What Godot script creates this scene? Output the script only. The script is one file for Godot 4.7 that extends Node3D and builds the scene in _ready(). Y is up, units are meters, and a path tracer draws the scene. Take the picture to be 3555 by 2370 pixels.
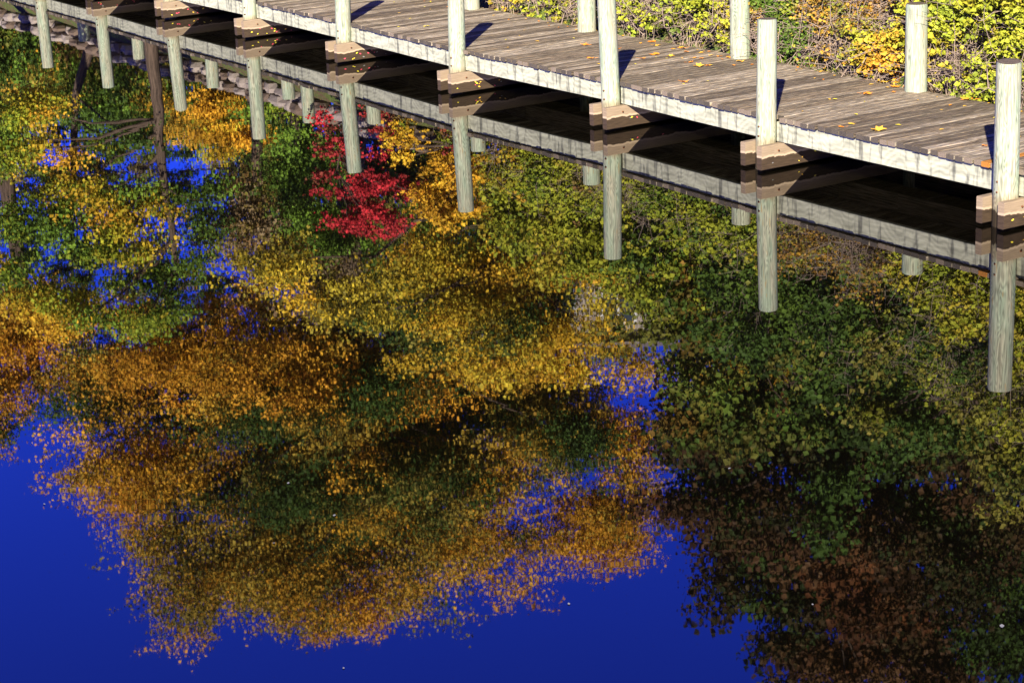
extends Node3D
# A boardwalk along a pond in autumn, seen from a bridge six metres above the water.
# The still water mirrors the trees of the far bank, which are built where they stand.

const CAM_H := 6.0
const FOCAL := 7500.0            # in pixels of the 3555 x 2370 photograph
const PITCH_TAN := 2300.0 / 7500.0
const ROLL_TAN := 0.04
const DECK := 0.66
const POST_H := 1.87

var cam_r: Vector3
var cam_u: Vector3
var cam_f: Vector3
var names := {}
var rng := RandomNumberGenerator.new()
var noise := FastNoiseLite.new()
var mats := {}
var front: Array[Vector3] = []    # foot of each pile at the water
var tops: Array[Vector3] = []
var dock_dir: Vector3             # along the dock, away from the camera
var dock_out: Vector3             # across the dock, towards the bank

# ------------------------------------------------------------------ helpers
func numbered(called: String) -> String:
	if not names.has(called):
		names[called] = 0
		return called
	names[called] += 1
	return "%s_%03d" % [called, names[called]]

func tag(o: Node, label: String, category: String, group := "") -> Node:
	o.set_meta("label", label)
	o.set_meta("category", category)
	if group != "":
		o.set_meta("group", group)
	return o

func thing(called: String, label: String, category: String, at := Vector3.ZERO, group := "") -> Node3D:
	var o := Node3D.new()
	o.name = numbered(called)
	add_child(o)
	o.position = at
	tag(o, label, category, group)
	return o

func part(called: String, mesh: Mesh, m: Material, parent: Node, at := Transform3D()) -> MeshInstance3D:
	var o := MeshInstance3D.new()
	o.name = called
	o.mesh = mesh
	if m:
		o.material_override = m
	o.transform = at
	parent.add_child(o, true)
	return o

func structure(called: String, mesh: Mesh, m: Material) -> MeshInstance3D:
	var o := part(numbered(called), mesh, m, self)
	o.set_meta("kind", "structure")
	return o

func ray(px: float, py: float) -> Vector3:
	return (cam_f * FOCAL + cam_r * (px - 1777.5) - cam_u * (py - 1185.0)).normalized()

func ground(px: float, py: float, y := 0.0) -> Vector3:
	var d := ray(px, py)
	return Vector3(0, CAM_H, 0) + d * ((y - CAM_H) / d.y)

# the point at ground distance dist whose mirror image in the water is seen at that photo pixel
func mirrored(px: float, py: float, dist: float) -> Vector3:
	var d := ray(px * 1.5115, py * 1.5115)
	d.y = -d.y
	return Vector3(0, -CAM_H, 0) + d * (dist / Vector2(d.x, d.z).length())

func srgb(r: float, g: float, b: float) -> Color:
	return Color(r, g, b).linear_to_srgb()

func mat(r: float, g: float, b: float, rough := 0.85) -> StandardMaterial3D:
	var m := StandardMaterial3D.new()
	m.albedo_color = srgb(r, g, b)
	m.roughness = rough
	m.metallic_specular = 0.3
	return m

func tri(st: SurfaceTool, a: Vector3, b: Vector3, c: Vector3, n: Vector3, ua := Vector2.ZERO, ub := Vector2.ZERO, uc := Vector2.ZERO) -> void:
	var k := (c - a).cross(b - a)
	var flat := k.normalized() if k.length() > 1e-12 else n
	if k.dot(n) < 0.0:
		var t := b
		b = c
		c = t
		var tu := ub
		ub = uc
		uc = tu
		flat = -flat
	st.set_normal(flat); st.set_uv(ua); st.add_vertex(a)
	st.set_normal(flat); st.set_uv(ub); st.add_vertex(b)
	st.set_normal(flat); st.set_uv(uc); st.add_vertex(c)

func quad(st: SurfaceTool, a: Vector3, b: Vector3, c: Vector3, d: Vector3, n: Vector3, uv: Array = []) -> void:
	if uv.is_empty():
		uv = [Vector2(0, 0), Vector2(1, 0), Vector2(1, 1), Vector2(0, 1)]
	tri(st, a, b, c, n, uv[0], uv[1], uv[2])
	tri(st, a, c, d, n, uv[0], uv[2], uv[3])

func begin() -> SurfaceTool:
	var st := SurfaceTool.new()
	st.begin(Mesh.PRIMITIVE_TRIANGLES)
	return st

# a tapered tube through points, with smooth normals
func tube(st: SurfaceTool, pts: Array, radii: Array, sides: int, vscale := 1.0) -> void:
	var rings := []
	var side := Vector3(1, 0, 0)
	var run := 0.0
	for i in pts.size():
		var a: Vector3 = pts[max(i - 1, 0)]
		var b: Vector3 = pts[min(i + 1, pts.size() - 1)]
		var t := (b - a).normalized()
		if absf(t.dot(side)) > 0.95:
			side = Vector3(0, 0, 1)
		var p := (side - t * t.dot(side)).normalized()
		var q := t.cross(p)
		if i > 0:
			run += (pts[i] as Vector3).distance_to(pts[i - 1])
		var ring := []
		for k in sides + 1:
			var an := TAU * k / sides
			var n := p * cos(an) + q * sin(an)
			ring.append([pts[i] + n * radii[i], n, Vector2(float(k) / sides, run * vscale)])
		rings.append(ring)
	for i in pts.size() - 1:
		for k in sides:
			var q4 := [rings[i][k], rings[i][k + 1], rings[i + 1][k + 1], rings[i + 1][k]]
			var kn: Vector3 = (q4[2][0] - q4[0][0]).cross(q4[1][0] - q4[0][0])
			var order := [0, 1, 2, 0, 2, 3] if kn.dot(q4[0][1]) > 0.0 else [0, 2, 1, 0, 3, 2]
			for j in order:
				st.set_normal(q4[j][1]); st.set_uv(q4[j][2]); st.add_vertex(q4[j][0])

# a chamfered bar along +x from x0 to x1, height h (top at y = 0), depth d centred on z; surface 0 sides, ends into a second SurfaceTool
func bar(st: SurfaceTool, ends: SurfaceTool, x0: float, x1: float, h: float, d: float, ch: float, uv0: Vector2, uvs: Vector2, skew := 0.0) -> void:
	var pr := [Vector2(-d / 2 + ch, 0), Vector2(d / 2 - ch, 0), Vector2(d / 2, -ch), Vector2(d / 2, -h + ch), Vector2(d / 2 - ch, -h), Vector2(-d / 2 + ch, -h), Vector2(-d / 2, -h + ch), Vector2(-d / 2, -ch)]
	var run := 0.0
	for i in 8:
		var a: Vector2 = pr[i]
		var b: Vector2 = pr[(i + 1) % 8]
		var n2 := Vector2((a + b).x / d, ((a + b).y / 2 + h / 2) / h * 2).normalized()
		var mid := (a + b) / 2
		var n := Vector3(0, mid.y + h / 2, mid.x)
		var e := a.distance_to(b)
		var c0 := Vector3(x0, a.y, a.x)
		var c1 := Vector3(x1 + skew, a.y, a.x)
		var c2 := Vector3(x1 + skew, b.y, b.x)
		var c3 := Vector3(x0, b.y, b.x)
		var face := (c1 - c0).cross(c3 - c0)
		if face.dot(n) < 0:
			face = -face
		quad(st, c0, c1, c2, c3, face, [uv0 + Vector2(x0 * uvs.x, run * uvs.y), uv0 + Vector2(x1 * uvs.x, run * uvs.y), uv0 + Vector2(x1 * uvs.x, (run + e) * uvs.y), uv0 + Vector2(x0 * uvs.x, (run + e) * uvs.y)])
		run += e
		if n2 == Vector2.ZERO:
			pass
	for s in [0, 1]:
		var x: float = x0 if s == 0 else x1 + skew
		var nn := Vector3(-1 if s == 0 else 1, 0, 0)
		var c := Vector3(x, -h / 2, 0)
		for i in 8:
			var a: Vector2 = pr[i]
			var b: Vector2 = pr[(i + 1) % 8]
			tri(ends, c, Vector3(x, a.y, a.x), Vector3(x, b.y, b.x), nn, Vector2(0.5, 0.5), Vector2(a.x / d + 0.5, -a.y / h), Vector2(b.x / d + 0.5, -b.y / h))

func two(st: SurfaceTool, ends: SurfaceTool, m0: Material, m1: Material) -> ArrayMesh:
	st.set_material(m0)
	var me: ArrayMesh = st.commit()
	ends.set_material(m1)
	return ends.commit(me)

func picture(w: int, h: int, f: Callable) -> ImageTexture:
	var im := Image.create(w, h, false, Image.FORMAT_RGB8)
	for y in h:
		for x in w:
			im.set_pixel(x, y, f.call(x, y))
	im.generate_mipmaps()
	return ImageTexture.create_from_image(im)

func fast_noise(sd: int, freq: float, octaves := 3) -> FastNoiseLite:
	var n := FastNoiseLite.new()
	n.seed = sd
	n.noise_type = FastNoiseLite.TYPE_SIMPLEX_SMOOTH
	n.frequency = freq
	n.fractal_octaves = octaves
	return n

# ------------------------------------------------------------------ materials
func make_materials() -> void:
	var n1 := fast_noise(11, 1.0, 4)
	var n2 := fast_noise(12, 1.0, 3)
	# weathered deck boards: long streaks of grey and brown
	var deck_tex := picture(1024, 512, func(x: int, y: int) -> Color:
		var a := n1.get_noise_2d(x * 0.004, y * 0.09)
		var b := n2.get_noise_2d(x * 0.012 + 50.0, y * 0.35)
		var c := n2.get_noise_2d(x * 0.02, y * 0.02)
		var v := 0.56 + 0.72 * a + 0.62 * b
		v = clampf(v, 0.10, 1.25)
		var warm := clampf(0.5 + 0.9 * c, 0.0, 1.0)
		var pale := clampf((b - 0.30) * 3.0, 0.0, 1.0)
		return srgb(lerpf(0.78, 0.90, warm) * v + 0.38 * pale, lerpf(0.75, 0.78, warm) * v + 0.37 * pale, lerpf(0.68, 0.62, warm) * v + 0.34 * pale))
	var tones := [[0.33, 0.295, 0.24], [0.21, 0.185, 0.146], [0.44, 0.40, 0.335], [0.26, 0.222, 0.170], [0.38, 0.345, 0.285], [0.165, 0.143, 0.115]]
	var dm := []
	for t in tones:
		var m := mat(t[0], t[1], t[2], 0.85)
		m.albedo_texture = deck_tex
		m.heightmap_enabled = true
		m.heightmap_texture = deck_tex
		m.heightmap_scale = 0.25
		dm.append(m)
	mats["deck"] = dm
	var orange := mat(0.60, 0.27, 0.055, 0.7)
	orange.albedo_texture = deck_tex
	mats["new_board"] = orange
	var e0 := mat(0.13, 0.118, 0.106)
	var e1 := mat(0.10, 0.092, 0.084)
	var e2 := mat(0.30, 0.26, 0.22)
	for e in [e0, e1, e2]:
		e.albedo_texture = deck_tex
	mats["ends"] = [e0, e1, e0, e1, e0, e2]
	# whitewashed stringers with dark run marks
	var beam_tex := picture(1024, 128, func(x: int, y: int) -> Color:
		var g := n1.get_noise_2d(x * 0.006 + 200.0, y * 0.14)
		var s := n2.get_noise_2d(x * 0.022 + 90.0, y * 0.006)
		var k := n2.get_noise_2d(x * 0.05 + 400.0, y * 0.02)
		var r := sin((y + 26.0 * n2.get_noise_2d(x * 0.006, y * 0.006 + 7.0)) * 0.55)
		var v := 0.78 + 0.30 * g + 0.09 * r
		var dark := clampf((s + 0.4 * k - 0.14) * 2.0, 0.0, 1.0)
		v *= 1.0 - 0.62 * dark
		return srgb(v * 0.98, v * 0.99, v * (0.93 + 0.06 * dark)))
	var bm := mat(0.39, 0.39, 0.30, 0.85)
	bm.albedo_texture = beam_tex
	bm.heightmap_enabled = true
	bm.heightmap_texture = beam_tex
	bm.heightmap_scale = 0.2
	mats["beam"] = bm
	# round piles: pale green preservative, grain, then a tan band and the wet dark foot
	for kind in 3:
		var sd := 30 + kind
		var p1 := fast_noise(sd, 1.0, 4)
		var p2 := fast_noise(sd + 100, 1.0, 2)
		var tex := picture(256, 1024, func(x: int, y: int) -> Color:
			var u := x / 256.0 * TAU
			var cx := cos(u)
			var sx := sin(u)
			var h := (1.0 - y / 1024.0) * POST_H
			var warp := p2.get_noise_3d(cx * 1.2, sx * 1.2, h * 1.1)
			var knot := p2.get_noise_3d(cx * 0.8 + 9.0, sx * 0.8, h * 0.9)
			var grain := p1.get_noise_3d(cx * 7.0, sx * 7.0, h * 1.6)
			var ring := sin((warp * 26.0 + knot * 20.0 + cx * 3.0))
			var v := 0.76 + 0.50 * grain + 0.16 * ring
			var green := clampf(0.5 + 1.1 * p2.get_noise_3d(cx, sx + 4.0, h * 1.4), 0.0, 1.0)
			var c := Color(0.98, 0.93, 0.80).lerp(Color(0.82, 0.96, 0.82), green) * v
			var rust := p2.get_noise_3d(cx * 3.0 + 30.0, sx * 3.0, h * 3.0)
			if rust > 0.52:
				c = c.lerp(Color(0.8, 0.5, 0.22), 0.6 * clampf((rust - 0.52) * 8.0, 0.0, 1.0))
			var edge := h + 0.035 * p1.get_noise_2d(u * 2.0, 3.0) + 0.02 * p1.get_noise_2d(x * 0.2, 9.0)
			var tan_band := clampf((0.42 - edge) * 14.0, 0.0, 1.0)
			c = c.lerp(Color(0.70, 0.56, 0.40) * v, 0.85 * tan_band)
			if edge < 0.215:
				c = c.lerp(Color(0.085, 0.058, 0.034) * (0.8 + 0.5 * grain), clampf((0.215 - edge) * 60.0, 0.0, 1.0))
			return srgb(clampf(c.r, 0.02, 1.0), clampf(c.g, 0.02, 1.0), clampf(c.b, 0.02, 1.0)))
		var m := mat(0.36, 0.372, 0.30, 0.85)
		m.albedo_texture = tex
		m.heightmap_enabled = true
		m.heightmap_texture = tex
		m.heightmap_scale = 0.35
		mats["post%d" % kind] = m
	mats["post_top"] = mat(0.16, 0.135, 0.115)
	(mats["post_top"] as StandardMaterial3D).albedo_texture = deck_tex
	# cap timbers: tan above, soaked below, a wandering tide line between
	var cap_tex := picture(512, 256, func(x: int, y: int) -> Color:
		var line := 134.0 + 20.0 * n2.get_noise_2d(x * 0.012, 77.0) + 10.0 * n1.get_noise_2d(x * 0.05, 12.0)
		var g := n1.get_noise_2d(x * 0.02 + 30.0, y * 0.12)
		var v := 0.82 + 0.25 * g
		var c := Color(0.52, 0.41, 0.29) * v
		var lip := clampf(1.0 - absf(y - line + 14.0) / 16.0, 0.0, 1.0)
		c = c.lerp(Color(0.84, 0.68, 0.50), 0.7 * lip)
		if y > line:
			c = Color(0.095, 0.066, 0.042) * (0.85 + 0.6 * g)
		return srgb(c.r, c.g, c.b))
	var cm := mat(0.48, 0.46, 0.42, 0.7)
	cm.albedo_texture = cap_tex
	mats["cap"] = cm
	mats["rust"] = mat(0.14, 0.055, 0.025, 0.7)
	# bark
	var bark_tex := picture(256, 256, func(x: int, y: int) -> Color:
		var u := x / 256.0 * TAU
		var v := 0.62 + 0.55 * n1.get_noise_3d(cos(u) * 3.0, sin(u) * 3.0, y * 0.02) + 0.25 * n2.get_noise_2d(x * 0.2, y * 0.05)
		v = clampf(v, 0.15, 1.2)
		return srgb(v, v * 0.95, v * 0.9))
	var bk := mat(0.11, 0.082, 0.062, 0.95)
	bk.albedo_texture = bark_tex
	mats["bark"] = bk
	mats["twig"] = mat(0.26, 0.20, 0.155, 0.9)
	# leaves take their tint from each copy
	var lf := StandardMaterial3D.new()
	lf.vertex_color_use_as_albedo = true
	lf.roughness = 0.6
	lf.metallic_specular = 0.25
	lf.backlight_enabled = true
	lf.backlight = Color(0.42, 0.42, 0.42)
	mats["leaf"] = lf
	# bank
	var bank_tex := picture(512, 512, func(x: int, y: int) -> Color:
		var a := n1.get_noise_2d(x * 0.02, y * 0.02)
		var b := n2.get_noise_2d(x * 0.16, y * 0.16)
		var grass := clampf(0.5 + 1.6 * a, 0.0, 1.0)
		var c := Color(0.11, 0.075, 0.045).lerp(Color(0.085, 0.12, 0.03), grass)
		c = c * (0.85 + 0.8 * b)
		return srgb(maxf(c.r, 0.01), maxf(c.g, 0.01), maxf(c.b, 0.005)))
	var gm := StandardMaterial3D.new()
	gm.albedo_texture = bank_tex
	gm.roughness = 0.95
	gm.metallic_specular = 0.2
	gm.uv1_scale = Vector3(0.25, 0.25, 0.25)
	mats["bank"] = gm
	var rock_tex := picture(256, 256, func(x: int, y: int) -> Color:
		var v := 0.75 + 0.45 * n1.get_noise_2d(x * 0.05, y * 0.05) + 0.15 * n2.get_noise_2d(x * 0.3, y * 0.3)
		return srgb(v, v * 0.93, v * 0.87))
	var rm := mat(0.33, 0.30, 0.28, 0.95)
	rm.albedo_texture = rock_tex
	rm.uv1_triplanar = true
	rm.uv1_scale = Vector3(1.5, 1.5, 1.5)
	mats["rock"] = rm
	var rm2 := rm.duplicate()
	rm2.albedo_color = srgb(0.16, 0.125, 0.10)
	mats["rock_dark"] = rm2
	# still pond water: dark with silt, a faint wind ripple as relief
	var wx := 1024
	var wz := 2048
	var heights := PackedFloat32Array()
	heights.resize(wx * wz)
	var w1 := fast_noise(51, 1.0, 2)
	var w2 := fast_noise(52, 1.0, 2)
	var w3 := fast_noise(53, 1.0, 1)
	for y in wz:
		for x in wx:
			var X := x * 22.0 / wx
			var Z := y * 44.0 / wz
			var calm := clampf(0.75 + 0.7 * w3.get_noise_2d(X * 0.22, Z * 0.22 + 9.0), 0.2, 1.3)
			heights[y * wx + x] = 0.5 + 0.4 * calm * (0.36 * w1.get_noise_2d(X * 0.7, Z * 1.5) + 0.17 * w2.get_noise_2d(X * 0.9, Z * 4.6)) + 0.008 * w2.get_noise_2d(X * 3.0 + 60.0, Z * 11.0)
	var im := Image.create_from_data(wx, wz, false, Image.FORMAT_RF, heights.to_byte_array())
	var wm := StandardMaterial3D.new()
	wm.albedo_color = srgb(0.0014, 0.0012, 0.0006)
	wm.roughness = 0.013
	wm.metallic_specular = 0.70
	wm.heightmap_enabled = true
	wm.heightmap_texture = ImageTexture.create_from_image(im)
	wm.heightmap_scale = 0.042
	mats["water"] = wm

# ------------------------------------------------------------------ ground
func along(p: Vector3) -> Vector2:     # x: metres along the dock from the first pile, y: metres behind its front line
	var v := p - front[0]
	return Vector2(v.dot(dock_dir), v.dot(dock_out))

func bank_height(p: Vector3) -> float:
	var s := along(p).y
	var h: float
	if s < 1.8:
		h = -1.2
	elif s < 2.6:
		h = lerpf(-1.2, 0.42, (s - 1.8) / 0.8)
	elif s < 5.5:
		h = lerpf(0.42, 1.55, (s - 2.6) / 2.9)
	elif s < 14.0:
		h = lerpf(1.55, 2.6, (s - 5.5) / 8.5)
	else:
		var u := along(p).x
		h = 2.6 + minf(s - 14.0, 60.0) * lerpf(0.27, 0.07, smoothstep(6.0, 28.0, u))
	if s > 2.7:
		h += lerpf(0.5, 1.35, smoothstep(15.0, 20.0, along(p).x)) * smoothstep(2.7, 4.6, s)
	if s > 2.65:
		h += 0.16 * noise.get_noise_2d(p.x * 4.0, p.z * 4.0)
	return h

func make_bank() -> void:
	var st := begin()
	var us := []
	var vs := []
	var a := -60.0
	while a < 150.0:
		us.append(a)
		a += 1.5 if a > -14.0 and a < 50.0 else 6.0
	var s := 1.0
	while s < 160.0:
		vs.append(s)
		s += 0.35 if s < 9.0 else (2.0 if s < 40.0 else 10.0)
	var P := []
	for u in us:
		var row := []
		for v in vs:
			var p: Vector3 = front[0] + dock_dir * u + dock_out * v
			p.y = bank_height(p)
			row.append(p)
		P.append(row)
	for i in us.size() - 1:
		for j in vs.size() - 1:
			var q := [P[i][j], P[i + 1][j], P[i + 1][j + 1], P[i][j + 1]]
			for k in [0, 1, 2, 0, 2, 3]:
				st.set_uv(Vector2(q[k].x, q[k].z))
				st.set_smooth_group(0)
				st.add_vertex(q[k])
	st.index()
	st.generate_normals()
	structure("bank", st.commit(), mats["bank"])

func make_water() -> void:
	var st := begin()
	var c := [Vector3(-160, 0, 60), Vector3(160, 0, 60), Vector3(160, 0, -160), Vector3(-160, 0, -160)]
	var uv := []
	for p in c:
		uv.append(Vector2(p.x / 22.0 + 0.55, p.z / 44.0 + 1.2))
	quad(st, c[0], c[1], c[2], c[3], Vector3.UP, uv)
	structure("water", st.commit(), mats["water"])

# ------------------------------------------------------------------ boardwalk
func post_mesh(kind: int, foot: float, radius: float, sd: int) -> ArrayMesh:
	var st := begin()
	var cap := begin()
	rng.seed = sd
	var sides := 20
	var wob := []
	for k in sides:
		wob.append(1.0 + rng.randf_range(-0.025, 0.025))
	wob.append(wob[0])
	var hs := [foot, 0.0, 0.5, 1.0, 1.5, POST_H - 0.02, POST_H]
	var rs := [1.06, 1.04, 1.02, 1.0, 0.985, 0.975, 0.90]
	var turn := rng.randf() * 6.0
	for i in hs.size() - 1:
		for k in sides:
			var c := []
			for jk in [[i, k], [i, k + 1], [i + 1, k + 1], [i + 1, k]]:
				var an: float = TAU * jk[1] / sides + turn
				var n := Vector3(cos(an), 0, sin(an))
				c.append([n * radius * rs[jk[0]] * wob[jk[1]] + Vector3(0, hs[jk[0]], 0), n, Vector2(float(jk[1]) / sides, 1.0 - maxf(hs[jk[0]], 0.0) / POST_H)])
			var kn: Vector3 = (c[2][0] - c[0][0]).cross(c[1][0] - c[0][0])
			for j in ([0, 1, 2, 0, 2, 3] if kn.dot(c[0][1]) > 0.0 else [0, 2, 1, 0, 3, 2]):
				st.set_normal(c[j][1]); st.set_uv(c[j][2]); st.add_vertex(c[j][0])
	for k in sides:
		var a0 := TAU * k / sides + turn
		var a1 := TAU * (k + 1) / sides + turn
		var r0: float = radius * 0.90
		tri(cap, Vector3(0, POST_H + 0.004, 0), Vector3(cos(a0) * r0 * wob[k], POST_H, sin(a0) * r0 * wob[k]), Vector3(cos(a1) * r0 * wob[k + 1], POST_H, sin(a1) * r0 * wob[k + 1]), Vector3.UP, Vector2(0.5, 0.5), Vector2(0.5 + 0.3 * cos(a0), 0.5 + 0.3 * sin(a0)), Vector2(0.5 + 0.3 * cos(a1), 0.5 + 0.3 * sin(a1)))
	return two(st, cap, mats["post%d" % kind], mats["post_top"])

func lean(o: Node3D, foot: Vector3, top: Vector3) -> void:
	var up := (top - foot).normalized()
	var x := up.cross(Vector3(0, 0, 1)).normalized()
	o.transform = Transform3D(Basis(x, up, x.cross(up)), foot)

func make_boardwalk() -> Node3D:
	var root := thing("boardwalk", "weathered plank boardwalk on round piles along the pond", "boardwalk")
	var count := front.size()
	# planks, laid across the run of piles
	var lens := []
	var total := 0.0
	for i in count - 1:
		lens.append(front[i].distance_to(front[i + 1]))
		total += lens[i]
	rng.seed = 5
	var variants := []
	for i in 14:
		var st := begin()
		var en := begin()
		bar(st, en, 0.03 + rng.randf_range(-0.014, 0.014), 2.52 + rng.randf_range(-0.02, 0.02), 0.058, 0.122 + rng.randf_range(-0.004, 0.004), 0.006, Vector2(rng.randf(), rng.randf()), Vector2(0.42, 0.42 * 2.0), rng.randf_range(-0.003, 0.003))
		var t := rng.randi() % 6
		variants.append(two(st, en, mats["deck"][t], mats["ends"][rng.randi() % 6]))
	var sto := begin()
	var eno := begin()
	bar(sto, eno, 0.015, 2.52, 0.058, 0.122, 0.005, Vector2.ZERO, Vector2(0.42, 0.84))
	var new_mesh := two(sto, eno, mats["new_board"], mats["new_board"])
	var pitch := 0.1375
	var d := -4.2
	var number := 0
	while d < total + 6.0:
		var i := 0
		var rest := d
		while i < count - 2 and rest > lens[i]:
			rest -= lens[i]
			i += 1
		var dir := (front[i + 1] - front[i]).normalized()
		var p: Vector3 = front[i] + dir * rest
		var near_post := 9.0
		for q in front:
			near_post = minf(near_post, Vector2(q.x - p.x, q.z - p.z).length())
		var cut := 0.11 if near_post < 0.19 else 0.0
		var x := dock_out
		var z := x.cross(Vector3.UP)
		var basis := Basis(x, Vector3.UP, z).rotated(Vector3.UP, rng.randf_range(-0.004, 0.004))
		basis = basis * Basis(Vector3(1, 0, 0), rng.randf_range(-0.02, 0.02))
		var which: int = rng.randi() % variants.size()
		var me: Mesh = variants[which]
		var at := p + dock_out * (cut + rng.randf_range(-0.008, 0.008))
		at.y = DECK + rng.randf_range(-0.003, 0.003)
		var o := part("plank", me, null, root, Transform3D(basis, at))
		if cut > 0.0:
			o.scale.x = (2.52 - cut) / 2.52
		if absf(d - 0.38) < 0.069:
			o.mesh = new_mesh
			o.set_meta("label", "fresh orange replacement plank")
		d += pitch
		number += 1
	# stringers butted between the piles, front and back, and one in the middle
	for lane in 3:
		var off: float = [0.118, 1.25, 2.4][lane]
		for i in range(-1, count):
			var a: Vector3
			var b: Vector3
			if i < 0:
				a = front[0] - (front[1] - front[0]).normalized() * 4.0
				b = front[0]
			elif i == count - 1:
				a = front[i]
				b = front[i] + (front[i] - front[i - 1]).normalized() * 6.0
			else:
				a = front[i]
				b = front[i + 1]
			var ln := a.distance_to(b)
			var st := begin()
			var en := begin()
			var trim := 0.115 if lane == 0 else 0.004
			bar(st, en, trim, ln - trim, 0.252, 0.07, 0.006, Vector2(0.37 * i + 0.2 * lane, 0.02 * i), Vector2(0.27, 1.0))
			var x := (b - a).normalized()
			var at := a + dock_out * off
			at.y = 0.592
			part("stringer", two(st, en, mats["beam"] if lane == 0 else mats["deck"][1], mats["ends"][0]), null, root, Transform3D(Basis(x, Vector3.UP, x.cross(Vector3.UP)), at))
	# piles, their paired cap timbers and bolts
	var bolt_st := begin()
	tube(bolt_st, [Vector3(0, 0, -0.01), Vector3(0, 0, 0.018), Vector3(0, 0, 0.022)], [0.012, 0.012, 0.001], 8)
	var bolt: ArrayMesh = bolt_st.commit()
	for i in count:
		var post := part("post", post_mesh(i % 3, -1.2, 0.128 if i > 0 else 0.14, 70 + i), null, root)
		lean(post, front[i], tops[i])
		var to_cam := (Vector3(0, 0, 0) - front[i])
		to_cam.y = 0
		to_cam = to_cam.normalized()
		for hb in [0.42, 0.54]:
			var dirb := to_cam.rotated(Vector3.UP, -0.75)
			var bp := part("bolt", bolt, mats["rust"], post)
			bp.transform = Transform3D(Basis.looking_at(-dirb, Vector3.UP), dirb * 0.127 + Vector3(0, hb, 0))
		for side in [-1.0, 1.0]:
			var st := begin()
			var en := begin()
			var h := 0.30
			var longer: float = 0.0 if side < 0.0 else 0.03
			bar(st, en, -0.22 - longer, 2.7, h, 0.095, 0.008, Vector2(0.21 * i, 0), Vector2(0.38, 0))
			# the side faces carry the tide line: rebuild their v from height
			var me := two(st, en, mats["cap"], mats["cap"])
			me = height_uv(me, h)
			var at: Vector3 = front[i] + dock_dir * (-side) * (0.128 + 0.05)
			at.y = 0.332
			var tim := part("cap_timber", me, null, root, Transform3D(Basis(dock_out, Vector3.UP, dock_out.cross(Vector3.UP)), at))
			var bo := part("bolt", bolt, mats["rust"], tim)
			bo.transform = Transform3D(Basis(Vector3(1, 0, 0), Vector3.UP, Vector3(0, 0, 1)), Vector3(0.02, -0.08, 0.045))
	# the posts along the bank side
	var back := [ground(3181, 314, DECK), ground(2573, 199, DECK), ground(2037, 107, DECK), ground(1637, 30, DECK), ground(1298, 413, -1.72), ground(998, 328, -1.72), ground(741, 290, -1.72), ground(484, 192, -1.72), ground(295, 130, -1.72)]
	back.push_front(back[0] - (back[1] - back[0]) * 1.05)
	for i in back.size():
		var foot: Vector3 = back[i]
		foot.y = -0.07
		var post := part("post", post_mesh((i + 1) % 3, -0.9, 0.145 if i < 4 else 0.135, 90 + i), null, root)
		lean(post, foot, foot + Vector3(rng.randf_range(-0.03, 0.03), 1.87, rng.randf_range(-0.03, 0.03)))
	return root

# v of a cap timber from height, so that its tide line runs level on every face
func height_uv(me: ArrayMesh, h: float) -> ArrayMesh:
	var out := ArrayMesh.new()
	for s in me.get_surface_count():
		var a := me.surface_get_arrays(s)
		var v: PackedVector3Array = a[Mesh.ARRAY_VERTEX]
		var uv: PackedVector2Array = a[Mesh.ARRAY_TEX_UV]
		for i in v.size():
			uv[i] = Vector2((v[i].x + v[i].z) * 0.4 + (uv[0].x if s == 0 else 0.3), clampf(-v[i].y / h, 0.01, 0.99))
		a[Mesh.ARRAY_TEX_UV] = uv
		out.add_surface_from_arrays(Mesh.PRIMITIVE_TRIANGLES, a)
		out.surface_set_material(s, me.surface_get_material(s))
	return out

# ------------------------------------------------------------------ leaves and trees
func leaf_blade(st: SurfaceTool, at: Vector3, dir: Vector3, n: Vector3, ln: float, wd: float) -> void:
	var w := dir.cross(n).normalized() * wd
	var a := at
	var b := at + dir * ln * 0.45 + w - n * wd * 0.25
	var c := at + dir * ln
	var d := at + dir * ln * 0.45 - w - n * wd * 0.25
	var m := at + dir * ln * 0.45
	for t in [[a, b, m], [m, b, c], [a, m, d], [m, c, d]]:
		tri(st, t[0], t[1], t[2], n)

func sprig(sd: int, leaves: int, spread: float, ln: float, wd: float) -> ArrayMesh:
	var r := RandomNumberGenerator.new()
	r.seed = sd
	var st := begin()
	for i in leaves:
		var at := Vector3(r.randfn(0, 0.45), r.randfn(0, 0.30), r.randfn(0, 0.45)) * spread
		var dir := Vector3(r.randf_range(-1, 1), r.randf_range(-0.9, 0.5), r.randf_range(-1, 1)).normalized()
		var up := Vector3(r.randf_range(-1, 1), r.randf_range(0.0, 0.75), r.randf_range(-1, 1))
		var n := (up - dir * up.dot(dir)).normalized()
		var k := r.randf_range(0.55, 1.4)
		leaf_blade(st, at, dir, n, ln * k, wd * k)
	return st.commit()

var sprigs := {}

func pick(palette: Array, t: float) -> Color:
	var x := clampf(t, 0.0, 0.999) * (palette.size() - 1)
	var i := int(x)
	var a: Array = palette[i]
	var b: Array = palette[i + 1]
	var f := x - i
	return Color(lerpf(a[0], b[0], f), lerpf(a[1], b[1], f), lerpf(a[2], b[2], f))

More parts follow.
